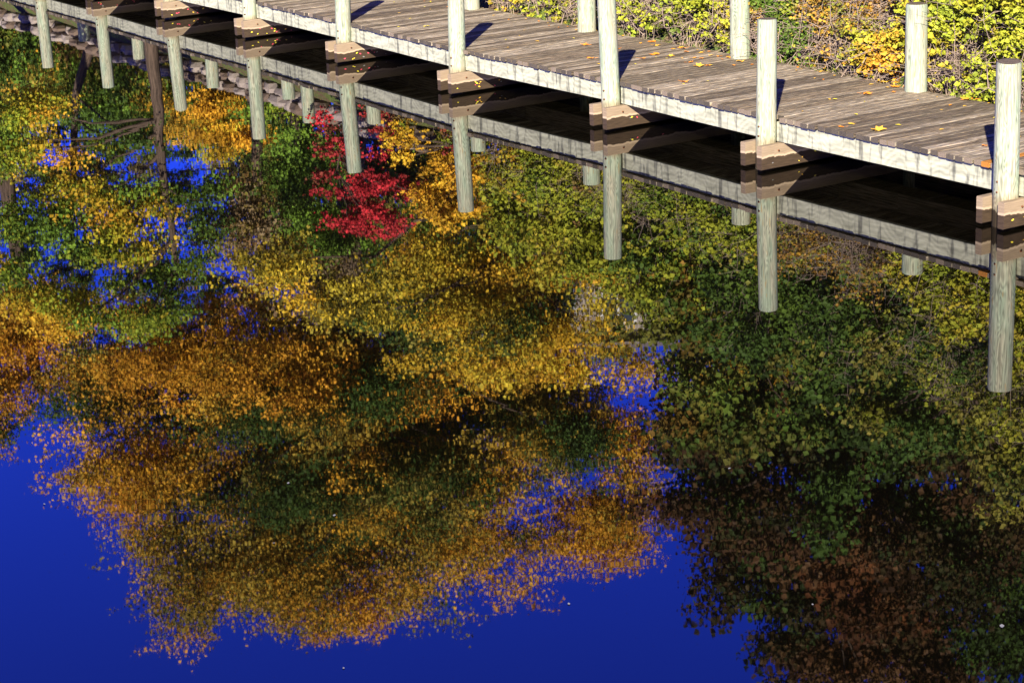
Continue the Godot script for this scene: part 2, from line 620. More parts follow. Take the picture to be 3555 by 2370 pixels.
# lobes: [centre, radii, share of leaf density, colour shift]
func crown(parent: Node3D, lobes: Array, leaf: Mesh, palette: Array, per_m2: float, clump_r: float, sd: int, called := "crown", gap := -0.15) -> Array:
	var r := RandomNumberGenerator.new()
	r.seed = sd
	var hole := fast_noise(sd + 7, 1.0, 2)
	var tips := []
	var where := []
	var tint := PackedColorArray()
	for lb in lobes:
		var c: Vector3 = lb[0]
		var rad: Vector3 = lb[1]
		var area := PI * rad.x * rad.y + PI * rad.z * rad.y * 0.5
		var n := int(area * per_m2 * lb[2] * LEAFY)
		var per := 20
		var clumps := maxi(3, n / per)
		for k in clumps:
			var u := Vector3(r.randfn(), r.randfn(), r.randfn()).normalized()
			var q := c + u * rad * pow(r.randf(), 0.40)
			if hole.get_noise_3dv(q * Vector3(0.26, 0.36, 0.26) / clump_r) < (gap if lb[3] > -0.45 else -0.35):
				continue
			tips.append(q)
			var base_t: float = 0.5 + 0.85 * hole.get_noise_3dv(q * 0.30 + Vector3(40, 0, 0)) + r.randfn(0, 0.14) + lb[3]
			var tone := r.randf_range(0.5, 1.25)
			for j in per:
				var off := Vector3(r.randfn(), r.randfn() * 0.42, r.randfn()) * clump_r * 0.55
				var b := Basis(Vector3.UP, r.randf() * TAU) * Basis(Vector3(1, 0, 0), r.randfn(0, 0.5))
				var sc := r.randf_range(0.75, 1.25)
				where.append(Transform3D(b.scaled(Vector3(sc, sc, sc)), q + off))
				var col := pick(palette, base_t + r.randfn(0, 0.07))
				var v := tone * r.randf_range(0.85, 1.15)
				tint.append(Color(col.r * v, col.g * v, col.b * v))
	var mm := MultiMesh.new()
	mm.transform_format = MultiMesh.TRANSFORM_3D
	mm.use_colors = true
	mm.mesh = leaf
	mm.instance_count = where.size()
	for i in where.size():
		var t: Transform3D = where[i]
		t.origin -= parent.position
		mm.set_instance_transform(i, t)
		mm.set_instance_color(i, tint[i])
	var o := MultiMeshInstance3D.new()
	o.name = called
	o.multimesh = mm
	o.set_meta("kind", "stuff")
	o.material_override = mats["leaf"]
	parent.add_child(o, true)
	leaf_total += where.size()
	return tips

var leaf_total := 0
const LEAFY := 3.7

func limbs(parent: Node3D, foot: Vector3, heart: Array, tips: Array, radius: float, limb_count: int, sd: int, bark := "bark") -> void:
	var r := RandomNumberGenerator.new()
	r.seed = sd
	var st := begin()
	var pts := [foot - Vector3(0, 0.4, 0), foot + Vector3(0, 0.3, 0)]
	var rad := [radius * 1.35, radius * 1.1]
	for i in heart.size():
		pts.append(heart[i])
		rad.append(radius * lerpf(0.95, 0.35, float(i + 1) / heart.size()))
	var fine := []
	var fr := []
	for i in pts.size() - 1:
		for k in 4:
			var f := k / 4.0
			fine.append((pts[i] as Vector3).lerp(pts[i + 1], f) + Vector3(r.randfn(0, 0.12), 0, r.randfn(0, 0.12)) * radius * (1.0 if i > 0 else 0.0))
			fr.append(lerpf(rad[i], rad[i + 1], f))
	fine.append(pts[-1])
	fr.append(rad[-1])
	var here := []
	for p in fine:
		here.append(p - parent.position)
	tube(st, here, fr, 9, 0.3)
	part("trunk", st.commit(), mats[bark], parent)
	if tips.is_empty():
		return
	var bs := begin()
	for k in limb_count:
		var tip: Vector3 = tips[r.randi() % tips.size()]
		var from := r.randi_range(int(fine.size() * 0.35), fine.size() - 1)
		var a: Vector3 = fine[from]
		var best := 1e9
		for i in range(int(fine.size() * 0.45), fine.size()):      # leave the trunk somewhat below the tip
			var want := absf((tip.y - fine[i].y) - 0.55 * Vector2(tip.x - fine[i].x, tip.z - fine[i].z).length())
			if want < best:
				best = want
				from = i
		a = fine[from]
		var ln := a.distance_to(tip)
		var lp := []
		var lr := []
		var r0: float = minf(fr[from] * 0.5, 0.011 * ln + 0.015)
		for i in 6:
			var f := i / 5.0
			var p := a.lerp(tip, f) + Vector3(0, sin(f * PI) * ln * 0.07, 0)
			p += Vector3(r.randfn(), r.randfn(), r.randfn()) * ln * 0.025 * sin(f * PI)
			lp.append(p - parent.position)
			lr.append(lerpf(r0, 0.008, f))
		tube(bs, lp, lr, 5, 0.3)
	part("limbs", bs.commit(), mats[bark], parent)

# a tree whose crown lobes are given as [photo x, photo y, half width, half height, ...] of their mirror image at a ground distance
func tree(called: String, label: String, group: String, dist: float, trunk_px: float, spec: Array, leaf: String, palette: Array, per_m2: float, clump_r: float, radius: float, limb_count: int, sd: int, bark := "bark", gap := -0.15, path: Array = []) -> Node3D:
	var lobes := []
	var top := -1e9
	var low := 1e9
	for s in spec:
		var dd: float = dist + (s[6] if s.size() > 6 else 0.0)
		var c := mirrored(s[0], s[1], dd)
		var m := 1.5115 * dd / FOCAL
		var rad := Vector3(s[2] * m, s[3] * m * 1.04, minf(s[2] * m, 5.5) * 0.9)
		lobes.append([c, rad, s[4] if s.size() > 4 else 1.0, s[5] if s.size() > 5 else 0.0])
		if top < -1e8:
			top = c.y + rad.y * 0.45
		low = minf(low, c.y - rad.y)
	var foot := mirrored(trunk_px, 200, dist)
	foot.y = bank_height(foot)
	var t := thing(called, label, "tree", foot, group)
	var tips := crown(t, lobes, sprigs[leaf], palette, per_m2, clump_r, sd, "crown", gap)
	var heart := []
	if path.is_empty():
		var c0: Vector3 = lobes[0][0]
		heart = [foot.lerp(Vector3(c0.x, maxf(low, foot.y + 1.0), c0.z), 0.6), Vector3(lerpf(foot.x, c0.x, 0.8), c0.y, lerpf(foot.z, c0.z, 0.8)), Vector3(c0.x, top, c0.z)]
		heart[0].y = lerpf(foot.y, c0.y, 0.5)
	else:
		for p in path:
			heart.append(mirrored(p[0], p[1], dist))
	limbs(t, foot, heart, tips, radius, limb_count, sd + 1, bark)
	return t

# a shrub of many arching stems with leaves along them
func shrub(label: String, group: String, at: Vector3, spread: float, height: float, stems: int, leaf: String, palette: Array, leaves: int, sd: int, called := "shrub", low_leaves := 0.25) -> Node3D:
	var r := RandomNumberGenerator.new()
	r.seed = sd
	var t := thing(called, label, "shrub", at, group)
	var st := begin()
	var spots := []
	for k in stems:
		var az := r.randf() * TAU
		var out := sqrt(r.randf()) * spread
		var tip := Vector3(cos(az) * out, height * r.randf_range(0.55, 1.0) * (1.0 - 0.3 * out / spread), sin(az) * out)
		var root := Vector3(cos(az), 0, sin(az)) * out * r.randf_range(0.1, 0.5) + Vector3(0, -0.15, 0)
		if k % 3 == 0:                      # dead and fallen canes lying across the others
			root = Vector3(cos(az + 1.3), 0, sin(az + 1.3)) * spread * r.randf_range(0.4, 1.0) + Vector3(0, r.randf_range(0.0, 0.5), 0)
			tip = root + Vector3(r.randfn(), r.randfn() * 0.45 + 0.2, r.randfn()) * 0.5
		var pts := []
		var rad := []
		var thick := r.randf_range(0.005, 0.011)
		for i in 5:
			var f := i / 4.0
			pts.append(root.lerp(tip, f) + Vector3(r.randfn(), r.randfn() * 0.5, r.randfn()) * 0.13 * sin(f * PI) + Vector3(0, 0.22 * height * sin(f * PI) * r.randf_range(0.2, 1.0), 0) * out / spread)
			rad.append(lerpf(thick, 0.003, f))
		if along(at + tip).y < 2.5:
			continue
		tube(st, pts, rad, 3)
		for i in range(1, 5):
			spots.append(pts[i])
			for b in 3:
				var q: Vector3 = pts[i] + Vector3(r.randfn(), r.randfn() * 0.5 + 0.2, r.randfn()) * 0.2
				var mid: Vector3 = (pts[i] as Vector3).lerp(q, 0.5) + Vector3(r.randfn(), r.randfn(), r.randfn()) * 0.03
				tube(st, [pts[i], mid, q], [0.0045, 0.0035, 0.002], 3)
				spots.append(q)
	part("stems", st.commit(), mats["twig"], t)
	var where := []
	var tint := PackedColorArray()
	var hole := fast_noise(sd + 3, 1.0, 2)
	var tries := 0
	while where.size() < leaves and tries < leaves * 6:
		tries += 1
		var q: Vector3 = spots[r.randi() % spots.size()] + Vector3(r.randfn(), r.randfn(), r.randfn()) * 0.07
		if hole.get_noise_3dv((at + q) * 1.1) < -0.02 or along(at + q).y < 2.5:
			continue
		if q.y < height * 0.3 and r.randf() > low_leaves:
			continue
		var b := Basis(Vector3.UP, r.randf() * TAU) * Basis(Vector3(1, 0, 0), r.randfn(0, 0.5))
		var sc := r.randf_range(0.7, 1.3)
		where.append(Transform3D(b.scaled(Vector3(sc, sc, sc)), q))
		var col := pick(palette, 0.5 + 0.8 * hole.get_noise_3dv((at + q) * 0.9 + Vector3(9, 9, 0)) + r.randfn(0, 0.15))
		var v := r.randf_range(0.75, 1.25)
		tint.append(Color(col.r * v, col.g * v, col.b * v))
	var mm := MultiMesh.new()
	mm.transform_format = MultiMesh.TRANSFORM_3D
	mm.use_colors = true
	mm.mesh = sprigs[leaf]
	mm.instance_count = where.size()
	for i in where.size():
		mm.set_instance_transform(i, where[i])
		mm.set_instance_color(i, tint[i])
	var o := MultiMeshInstance3D.new()
	o.name = "foliage"
	o.multimesh = mm
	o.set_meta("kind", "stuff")
	o.material_override = mats["leaf"]
	t.add_child(o, true)
	leaf_total += where.size()
	return t

const YELLOW := [0.62, 0.42, 0.03]
const GOLD := [0.62, 0.33, 0.025]
const ORANGE := [0.56, 0.245, 0.02]
const RUST := [0.36, 0.13, 0.025]
const LIME := [0.30, 0.34, 0.025]
const GREEN := [0.13, 0.23, 0.025]
const DEEP := [0.045, 0.085, 0.014]
const OLIVE := [0.20, 0.17, 0.03]
const BROWN := [0.17, 0.095, 0.035]
const TAUPE := [0.24, 0.18, 0.10]
const RED := [0.52, 0.03, 0.04]
const WINE := [0.28, 0.03, 0.03]

func make_trees() -> void:
	sprigs["big"] = sprig(1, 13, 0.32, 0.105, 0.045)
	sprigs["mid"] = sprig(2, 16, 0.28, 0.072, 0.031)
	sprigs["small"] = sprig(3, 9, 0.14, 0.066, 0.024)
	sprigs["fine"] = sprig(4, 9, 0.12, 0.045, 0.018)
	var far := "trees on the far bank"
	# the tall maple whose mirror image fills the middle of the pond
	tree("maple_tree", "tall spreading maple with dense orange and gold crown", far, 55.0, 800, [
		[820, 1010, 520, 260, 0.75, -0.12], [540, 1290, 270, 160, 0.85, 0.05], [960, 1240, 430, 150, 0.9, 0.05], [300, 1080, 140, 140, 0.8, 0.05],
		[1310, 1110, 190, 190, 0.85, -0.05], [520, 830, 420, 110, 1.0, 0.28], [500, 1410, 130, 85, 0.8, 0.1], [760, 1380, 200, 75, 0.7, 0.05], [200, 960, 110, 90, 0.8, 0.15], [1400, 1240, 80, 70, 0.5, 0.05],
		[620, 660, 80, 60, 1.0, 0.3], [1150, 900, 260, 70, 0.8, -0.15], [1410, 1050, 100, 120, 0.9, 0.0], [1390, 930, 90, 50, 0.8, 0.0], [620, 960, 140, 60, 1.0, -0.6, -2.0], [880, 890, 120, 60, 1.0, -0.6, -2.0], [1000, 1090, 150, 50, 0.9, -0.55, -2.0], [1290, 1010, 120, 60, 0.9, -0.55, -2.0], [680, 1130, 150, 50, 0.9, -0.5, -2.0], [820, 1010, 520, 230, 0.8, -0.6, 4.5], [800, 1230, 400, 110, 0.7, -0.55, 4.0], [420, 870, 330, 100, 0.8, -0.55, 4.0]],  # nearer lobes of dark green leaves stand in for the crown's shaded hollows
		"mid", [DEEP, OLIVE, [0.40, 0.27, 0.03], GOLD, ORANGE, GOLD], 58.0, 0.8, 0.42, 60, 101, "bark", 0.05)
	tree("maple_tree", "orange maple leaning over beside the yellow tree", far, 60.0, -60, [
		[90, 850, 210, 130, 0.9, 0.1], [-80, 930, 190, 120, 0.9, 0.0], [60, 960, 130, 70, 0.6, -0.1], [280, 770, 130, 60, 0.8, 0.2], [90, 1040, 60, 60, 0.25, 0.0], [60, 740, 160, 60, 0.7, -0.1]],
		"mid", [DEEP, OLIVE, ORANGE, GOLD, ORANGE], 52.0, 0.7, 0.3, 34, 111, "bark", 0.0)
	tree("ash_tree", "open yellow tree with bare forked trunk and sky between its leaves", far, 50.0, 352, [
		[70, 330, 110, 100, 1.0, 0.2], [220, 500, 130, 110, 1.0, 0.1], [40, 560, 90, 120, 0.5, 0.0], [250, 570, 100, 55, 1.2, 0.35], [330, 480, 60, 50, 0.9, 0.0], [150, 690, 180, 60, 0.8, 0.1], [430, 620, 120, 90, 0.45, -0.1], [10, 420, 90, 100, 0.9, 0.1], [440, 480, 80, 120, 0.7, -0.35], [320, 420, 80, 50, 0.6, -0.3], [300, 700, 160, 60, 0.8, 0.0], [300, 330, 110, 70, 0.5, -0.35], [90, 240, 100, 50, 0.8, 0.1]],
		"mid", [DEEP, GREEN, LIME, YELLOW, GOLD], 42.0, 0.55, 0.17, 16, 121, "bark", -0.08, [[358, 200], [364, 300], [373, 400], [392, 520], [410, 640]])
	tree("golden_tree", "golden yellow tree in front of the pale house", far, 48.0, 1150, [
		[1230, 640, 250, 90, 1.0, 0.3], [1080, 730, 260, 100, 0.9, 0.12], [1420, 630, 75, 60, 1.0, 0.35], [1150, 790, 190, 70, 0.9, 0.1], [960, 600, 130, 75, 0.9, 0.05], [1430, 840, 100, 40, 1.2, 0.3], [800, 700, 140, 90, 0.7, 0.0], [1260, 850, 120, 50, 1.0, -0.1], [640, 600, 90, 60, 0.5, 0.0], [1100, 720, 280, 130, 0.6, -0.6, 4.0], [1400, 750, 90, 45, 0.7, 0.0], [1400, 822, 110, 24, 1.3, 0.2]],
		"mid", [DEEP, OLIVE, [0.50, 0.40, 0.03], YELLOW, GOLD, YELLOW], 50.0, 0.6, 0.24, 36, 131, "bark", -0.04)
	tree("red_tree", "small crimson tree on the bank", far, 43.0, 830, [
		[770, 340, 50, 120, 0.5, -0.25], [880, 430, 90, 85, 0.55, -0.05], [850, 520, 70, 50, 0.6, 0.15], [910, 280, 60, 50, 0.35, -0.2], [800, 460, 70, 65, 0.55, 0.08]],
		"small", [GREEN, BROWN, WINE, [0.34, 0.03, 0.032], [0.46, 0.03, 0.038], RED], 90.0, 0.26, 0.04, 16, 141, "bark", -0.2)
	tree("yellow_tree", "small bright yellow tree beside the crimson one", far, 41.5, 1020, [
		[1040, 400, 70, 70, 1.0, 0.1], [1010, 470, 70, 50, 1.0, 0.3], [940, 320, 50, 50, 0.6, 0.0], [1090, 480, 40, 60, 0.8, 0.0]],
		"small", [OLIVE, GOLD, YELLOW, GOLD], 100.0, 0.28, 0.06, 18, 151, "bark", -0.2)
	tree("golden_sapling", "narrow golden orange sapling standing among green trees", far, 60.0, 505, [
		[505, 290, 48, 80, 1.0, 0.2], [490, 240, 40, 40, 1.0, -0.2], [580, 330, 40, 30, 0.6, 0.2]],
		"mid", [LIME, GOLD, GOLD, ORANGE], 60.0, 0.4, 0.1, 14, 161, "bark", -0.5)
	tree("green_tree", "bright green tree behind the crimson one", far, 51.0, 680, [
		[680, 330, 70, 90, 1.0, 0.1], [700, 430, 60, 90, 1.0, 0.0], [760, 540, 70, 60, 0.9, -0.2], [640, 250, 70, 50, 1.0, 0.1]],
		"mid", [DEEP, GREEN, GREEN, LIME], 45.0, 0.5, 0.16, 16, 171, "bark", -0.3)
	tree("brown_tree", "thin brown tree with faded leaves behind the crimson one", far, 52.5, 590, [
		[590, 440, 110, 100, 0.8, 0.0], [540, 520, 70, 90, 0.55, 0.2], [660, 560, 140, 80, 0.9, -0.1], [700, 620, 120, 90, 0.9, -0.2]],
		"mid", [DEEP, OLIVE, BROWN, TAUPE, TAUPE], 34.0, 0.6, 0.2, 30, 181, "bark", -0.2)
	tree("thin_tree", "thin leaved grey green tree seen through the open yellow one", far, 66.0, 230, [
		[150, 400, 190, 150, 0.9, 0.0], [330, 420, 150, 160, 0.85, 0.0], [470, 560, 130, 170, 0.75, 0.1], [80, 600, 180, 130, 0.7, 0.0], [300, 650, 200, 90, 0.8, 0.0], [500, 690, 130, 70, 0.8, 0.0]],
		"mid", [DEEP, DEEP, GREEN, OLIVE, TAUPE], 24.0, 0.2, 0.16, 30, 191, "bark", -0.03)
	# the wood behind
	var wood := "trees of the wood on the hill"
	var row := [[-60, 90, 160, 100], [120, 90, 120, 90], [860, 300, 140, 140], [1010, 330, 130, 150], [-120, 230, 150, 150], [40, 170, 150, 130], [190, 180, 130, 110], [330, 200, 120, 130], [450, 200, 120, 130], [600, 300, 130, 170], [760, 480, 140, 170], [900, 600, 160, 190], [1060, 560, 160, 200], [1230, 560, 170, 190], [1400, 620, 150, 220], [1560, 560, 160, 220], [1720, 560, 160, 220], [1900, 600, 180, 230], [2100, 620, 180, 260], [2300, 620, 180, 260], [1750, 860, 190, 190], [2010, 900, 220, 200], [2290, 880, 200, 240], [2300, 1230, 200, 180]]
	var looks := ["brownish tree at the edge of the wood over the water", "low mossy tree beside the brownish edge tree", "olive tree close behind the crimson tree", "dull green tree close behind the small yellow tree", "dark green tree of the wood beside the open yellow tree", "olive green tree at the wood's low end", "mossy green round tree low on the hill", "dark tree right behind the forked trunk", "low dark green tree beside the golden sapling", "deep green tree above the golden sapling", "olive tree rising behind the crimson tree", "dense olive tree between crimson and golden trees", "yellowing tree on the hill left of the house", "faded green tree on the hill before the house", "deep green tree on the hill right of the house", "dark green tree behind the green maple", "tall deep green tree behind the green maple's crown", "dark green tree behind the brown tree", "dark tree at the wood's high end", "last dark green tree of the wood", "tall dark tree high behind the green maple", "tall dark tree above the brown oak", "tall dark tree behind the yellow green one", "tallest dark tree on the hilltop"]
	for i in row.size():
		var a: Array = row[i]
		tree("wood_tree", looks[i], wood, 74.0 + (i * 7) % 13, a[0], [[a[0], a[1], a[2], a[3], 1.0, 0.0], [a[0] + 30, a[1] + a[3] * 0.5, a[2] * 0.6, a[3] * 0.6, 0.8, 0.05]],
			"big", [DEEP, DEEP, GREEN, OLIVE, [GOLD, LIME, BROWN, OLIVE][i % 4]], 22.0, 1.0, 0.2, 8, 200 + i * 3, "bark", -0.3)
	# right side: nearer trees over the shrubs
	var near := "trees close behind the boardwalk"
	tree("green_maple", "green maple with orange leaf edges over the shrubs", near, 37.0, 1640, [
		[1640, 600, 190, 100, 0.9, 0.1], [1560, 760, 130, 110, 0.8, 0.0], [1760, 740, 190, 140, 0.9, -0.05], [1720, 920, 200, 120, 0.95, 0.1], [1600, 960, 90, 80, 0.7, 0.1], [1980, 1000, 160, 90, 0.6, 0.05], [1900, 640, 130, 90, 0.9, -0.1], [1900, 860, 150, 120, 0.8, -0.1]],
		"big", [DEEP, [0.03, 0.055, 0.01], [0.06, 0.11, 0.015], [0.13, 0.11, 0.02], [0.08, 0.13, 0.016], [0.30, 0.17, 0.03]], 28.0, 0.42, 0.13, 34, 301, "bark", -0.1)
	tree("brown_oak", "large dim brown and green oak standing apart from the maple", near, 39.0, 2000, [
		[1930, 1180, 360, 250, 0.9, 0.0], [1910, 1430, 220, 190, 0.9, 0.05], [1620, 1010, 120, 120, 0.85, 0.1], [2180, 1330, 230, 260, 0.75, -0.2], [2050, 1560, 230, 150, 0.9, 0.0], [1625, 1150, 125, 150, 0.9, 0.1], [1745, 1350, 130, 140, 0.9, 0.05], [1860, 1520, 110, 110, 0.9, 0.0], [1900, 1060, 250, 80, 0.9, -0.1], [2150, 1040, 150, 70, 0.9, -0.1], [1640, 960, 140, 110, 0.8, 0.1], [2330, 1500, 150, 160, 0.7, -0.3], [2250, 1200, 160, 120, 0.8, -0.1]],
		"big", [DEEP, [0.022, 0.034, 0.009], [0.07, 0.04, 0.015], [0.05, 0.024, 0.010], [0.11, 0.06, 0.024], [0.12, 0.045, 0.015]], 26.0, 0.5, 0.2, 50, 311, "bark", -0.24)
	tree("lime_tree", "yellow green tree overhanging the bank beside the brown oak", near, 33.5, 2280, [
		[2240, 900, 130, 130, 0.8, 0.1], [2300, 1080, 120, 130, 0.9, 0.25], [2120, 980, 140, 90, 0.7, 0.0], [2200, 760, 150, 70, 0.6, 0.0], [2000, 900, 100, 80, 0.6, -0.1], [2340, 960, 90, 120, 0.8, 0.25]],
		"mid", [DEEP, DEEP, OLIVE, [0.22, 0.24, 0.02], LIME], 46.0, 0.35, 0.1, 30, 321, "bark", -0.06)

func make_shrubs() -> void:
	var g := "shrubs hugging the bank side of the boardwalk"
	var moss := [0.075, 0.125, 0.015]
	var leaf := [0.17, 0.21, 0.02]
	var lime := [0.24, 0.26, 0.02]
	var butter := [0.33, 0.27, 0.025]
	var amber := [0.36, 0.20, 0.02]
	var yg := [moss, leaf, lime, lime, butter]
	var bright := [leaf, lime, lime, butter, butter]
	var dull := [BROWN, OLIVE, leaf, [0.26, 0.15, 0.025], amber, BROWN]
	# metres along the dock from the first pile, metres behind its front line, spread, height, stems, leaf, palette, leaves
	var list := [
		[1.4, 2.95, 0.9, 2.6, 60, "small", bright, 900, "yellow leafed shrub beside the first bank post"],
		[2.7, 2.9, 0.85, 2.6, 80, "small", bright, 1300, "bushy bright yellow shrub with grey stems"],
		[3.9, 2.85, 0.75, 2.4, 110, "small", bright, 800, "yellow shrub with a tangle of bare twigs at its foot"],
		[5.0, 2.62, 0.42, 1.2, 30, "small", [lime, butter, amber, [0.40, 0.16, 0.02]], 380, "little golden shrub with orange leaf tips"],
		[5.75, 2.8, 0.7, 2.2, 190, "fine", dull, 520, "twiggy brown shrub with tiny orange leaves"],
		[6.8, 2.8, 0.75, 2.2, 170, "fine", [moss, leaf, OLIVE, amber, BROWN], 700, "half bare shrub of thin grey stems"],
		[7.35, 2.62, 0.45, 1.3, 40, "fine", [DEEP, moss, moss, lime], 900, "low fine leafed green shrub"],
		[8.3, 2.85, 0.7, 2.6, 70, "small", yg, 950, "full yellow green shrub by the second bank post"],
		[9.5, 2.85, 0.75, 2.3, 130, "small", yg, 700, "yellow green shrub over dead twigs"],
		[10.7, 2.8, 0.75, 2.4, 100, "small", yg, 800, "lime coloured shrub with arching stems"],
		[11.9, 2.8, 0.7, 2.0, 110, "small", [BROWN, OLIVE, lime, lime], 420, "thin shrub of bare brown stems"],
		[13.1, 2.8, 0.8, 2.6, 70, "small", yg, 900, "leafy green yellow shrub"],
		[14.5, 2.85, 0.8, 2.3, 60, "small", [OLIVE, lime, amber, butter], 800, "gold tinged shrub near the yellow tree"],
		[16.2, 2.85, 0.8, 1.6, 50, "small", [BROWN, WINE, moss, lime], 600, "reddish shrub below the crimson tree"],
		[18.4, 2.8, 0.7, 1.0, 40, "small", [moss, lime, amber, butter], 500, "low yellow tinted shrub before the stone wall"],
		[21.0, 2.8, 0.8, 1.0, 40, "small", [DEEP, moss, lime, moss], 500, "low green shrub before the stone wall"],
		[24.0, 2.8, 0.8, 0.9, 40, "small", [DEEP, moss, moss, lime], 400, "small dark green shrub before the stone wall"]]
	for i in list.size():
		var a: Array = list[i]
		var p: Vector3 = front[0] + dock_dir * a[0] + dock_out * (a[1] + 0.12)
		p.y = bank_height(p)
		shrub(a[8], g, p, a[2], a[3], a[4], a[5], a[6], int(a[7] * 1.9), 400 + i * 5)
	# taller growth right behind
	var g2 := "tall shrubs of the second row on the bank"
	var list2 := [
		[3.6, 5.0, 1.3, 3.6, 90, "small", [DEEP, OLIVE, lime, butter], 500, "tall dusky shrub with yellow leaves at the near end"],
		[5.8, 5.0, 1.2, 3.4, 120, "small", [DEEP, DEEP, OLIVE, lime], 350, "tall dark shrub mostly bare inside"],
		[8.0, 5.2, 1.3, 3.6, 70, "mid", [DEEP, DEEP, moss, OLIVE], 420, "tall deep green shrub behind the twiggy one"],
		[10.4, 5.2, 1.3, 3.8, 60, "mid", [DEEP, DEEP, moss, moss], 480, "tall mid green shrub behind the full yellow green one"],
		[12.8, 5.2, 1.2, 3.4, 50, "mid", [DEEP, moss, lime, lime], 480, "tall half lime shrub behind the green yellow one"],
		[15.0, 5.2, 1.3, 3.4, 50, "mid", [moss, lime, lime, butter], 750, "tall bright lime shrub on the bank"],
		[17.2, 5.4, 1.2, 3.0, 50, "mid", [moss, lime, lime, amber], 650, "tall lime shrub beside the little yellow tree"]]
	for i in list2.size():
		var a: Array = list2[i]
		var p: Vector3 = front[0] + dock_dir * a[0] + dock_out * (a[1] + 0.12)
		p.y = bank_height(p)
		shrub(a[8], g2, p, a[2], a[3], a[4], a[5], a[6], a[7] * 3, 600 + i * 5, "tall_shrub", 0.5)

# ------------------------------------------------------------------ stones, house, litter
func rock_mesh(sd: int) -> ArrayMesh:
	var r := RandomNumberGenerator.new()
	r.seed = sd
	var st := begin()
	var P := []
	for i in 5:
		var row := []
		var la := -PI / 2 + PI * i / 4.0
		for k in 7:
			var lo := TAU * k / 7.0
			var v := Vector3(cos(la) * cos(lo), sin(la) * 0.7, cos(la) * sin(lo))
			row.append(v.sign() * Vector3(pow(absf(v.x), 0.7), pow(absf(v.y), 0.7), pow(absf(v.z), 0.7)) * r.randf_range(0.82, 1.12))
		row.append(row[0])
		P.append(row)
	for i in 4:
		for k in 7:
			var c: Vector3 = P[i][k] + P[i + 1][k + 1]
			quad(st, P[i][k], P[i][k + 1], P[i + 1][k + 1], P[i + 1][k], c)
	return st.commit()

func make_stone_wall() -> void:
	var t := thing("stone_wall", "low dry stone wall of grey rocks on the bank", "wall")
	var kinds := []
	for i in 5:
		kinds.append(rock_mesh(800 + i))
	var r := RandomNumberGenerator.new()
	r.seed = 81
	var a := 20.5
	while a < 52.0:
		for layer in 2:
			var p: Vector3 = front[0] + dock_dir * (a + layer * 0.2) + dock_out * (4.7 + r.randf_range(-0.12, 0.12))
			p.y = bank_height(p) + 0.12 + layer * 0.27 + r.randf_range(-0.03, 0.03)
			var sc := Vector3(r.randf_range(0.22, 0.42), r.randf_range(0.13, 0.2), r.randf_range(0.18, 0.26))
			var b := Basis(dock_dir, Vector3.UP, dock_dir.cross(Vector3.UP)).rotated(Vector3.UP, r.randf_range(-0.4, 0.4)).scaled_local(sc)
			part("stone", kinds[r.randi() % 5], mats["rock"] if r.randf() < 0.6 else mats["rock_dark"], t, Transform3D(b, p))
		a += r.randf_range(0.36, 0.6)
	var at := ground(1073, 423, -2.45)
	var foot := Vector3(at.x, 0, at.z)
	foot.y = 2.45 - POST_H
	var lone := part(numbered("marker_post"), post_mesh(1, -1.0, 0.13, 99), null, self, Transform3D(Basis(), foot))
	tag(lone, "single pale post standing on the bank by the stone wall", "post")

func make_house() -> void:
	var c := mirrored(1385, 752, 66.0)
	c.y = bank_height(c)
	var t := thing("house", "pale beige house half hidden behind the golden tree", "house", c)
	var wall_m := mat(0.27, 0.235, 0.205, 0.9)
	var white := mat(0.5, 0.5, 0.49, 0.6)
	var roof_m := mat(0.14, 0.12, 0.115, 0.9)
	var top: float = mirrored(1385, 790, 66.0).y - c.y
	var w := 2.0
	var dp := 6.0
	var st := begin()
	var b0 := -1.0
	for s in [[Vector3(-w, b0, 0), Vector3(w, b0, 0), Vector3(w, top, 0), Vector3(-w, top, 0), Vector3(0, 0, 1)], [Vector3(-w, b0, -dp), Vector3(w, b0, -dp), Vector3(w, top, -dp), Vector3(-w, top, -dp), Vector3(0, 0, -1)], [Vector3(-w, b0, 0), Vector3(-w, b0, -dp), Vector3(-w, top, -dp), Vector3(-w, top, 0), Vector3(-1, 0, 0)], [Vector3(w, b0, 0), Vector3(w, b0, -dp), Vector3(w, top, -dp), Vector3(w, top, 0), Vector3(1, 0, 0)]]:
		quad(st, s[0], s[1], s[2], s[3], s[4])
	part("wall", st.commit(), wall_m, t)
	var rs := begin()
	var e := top
	for sgn in [-1.0, 1.0]:
		quad(rs, Vector3(-w - 0.4, e - 0.2, sgn * (dp / 2 + 0.5) - dp / 2), Vector3(w + 0.4, e - 0.2, sgn * (dp / 2 + 0.5) - dp / 2), Vector3(w + 0.4, e + 1.1, -dp / 2), Vector3(-w - 0.4, e + 1.1, -dp / 2), Vector3(0, 0.7, sgn))
	part("roof", rs.commit(), roof_m, t)
	var pane := mat(0.03, 0.04, 0.05, 0.1)
	for x in [-1.4, 0.5]:
		var ws := BoxMesh.new()
		ws.size = Vector3(1.15, 1.5, 0.12)
		var f := part("window", ws, white, t, Transform3D(Basis(), Vector3(x, top - 1.4, 0.02)))
		for k in [-1.0, 1.0]:
			var ps := BoxMesh.new()
			ps.size = Vector3(0.44, 1.3, 0.02)
			part("pane", ps, pane, f, Transform3D(Basis(), Vector3(k * 0.26, 0, 0.065)))

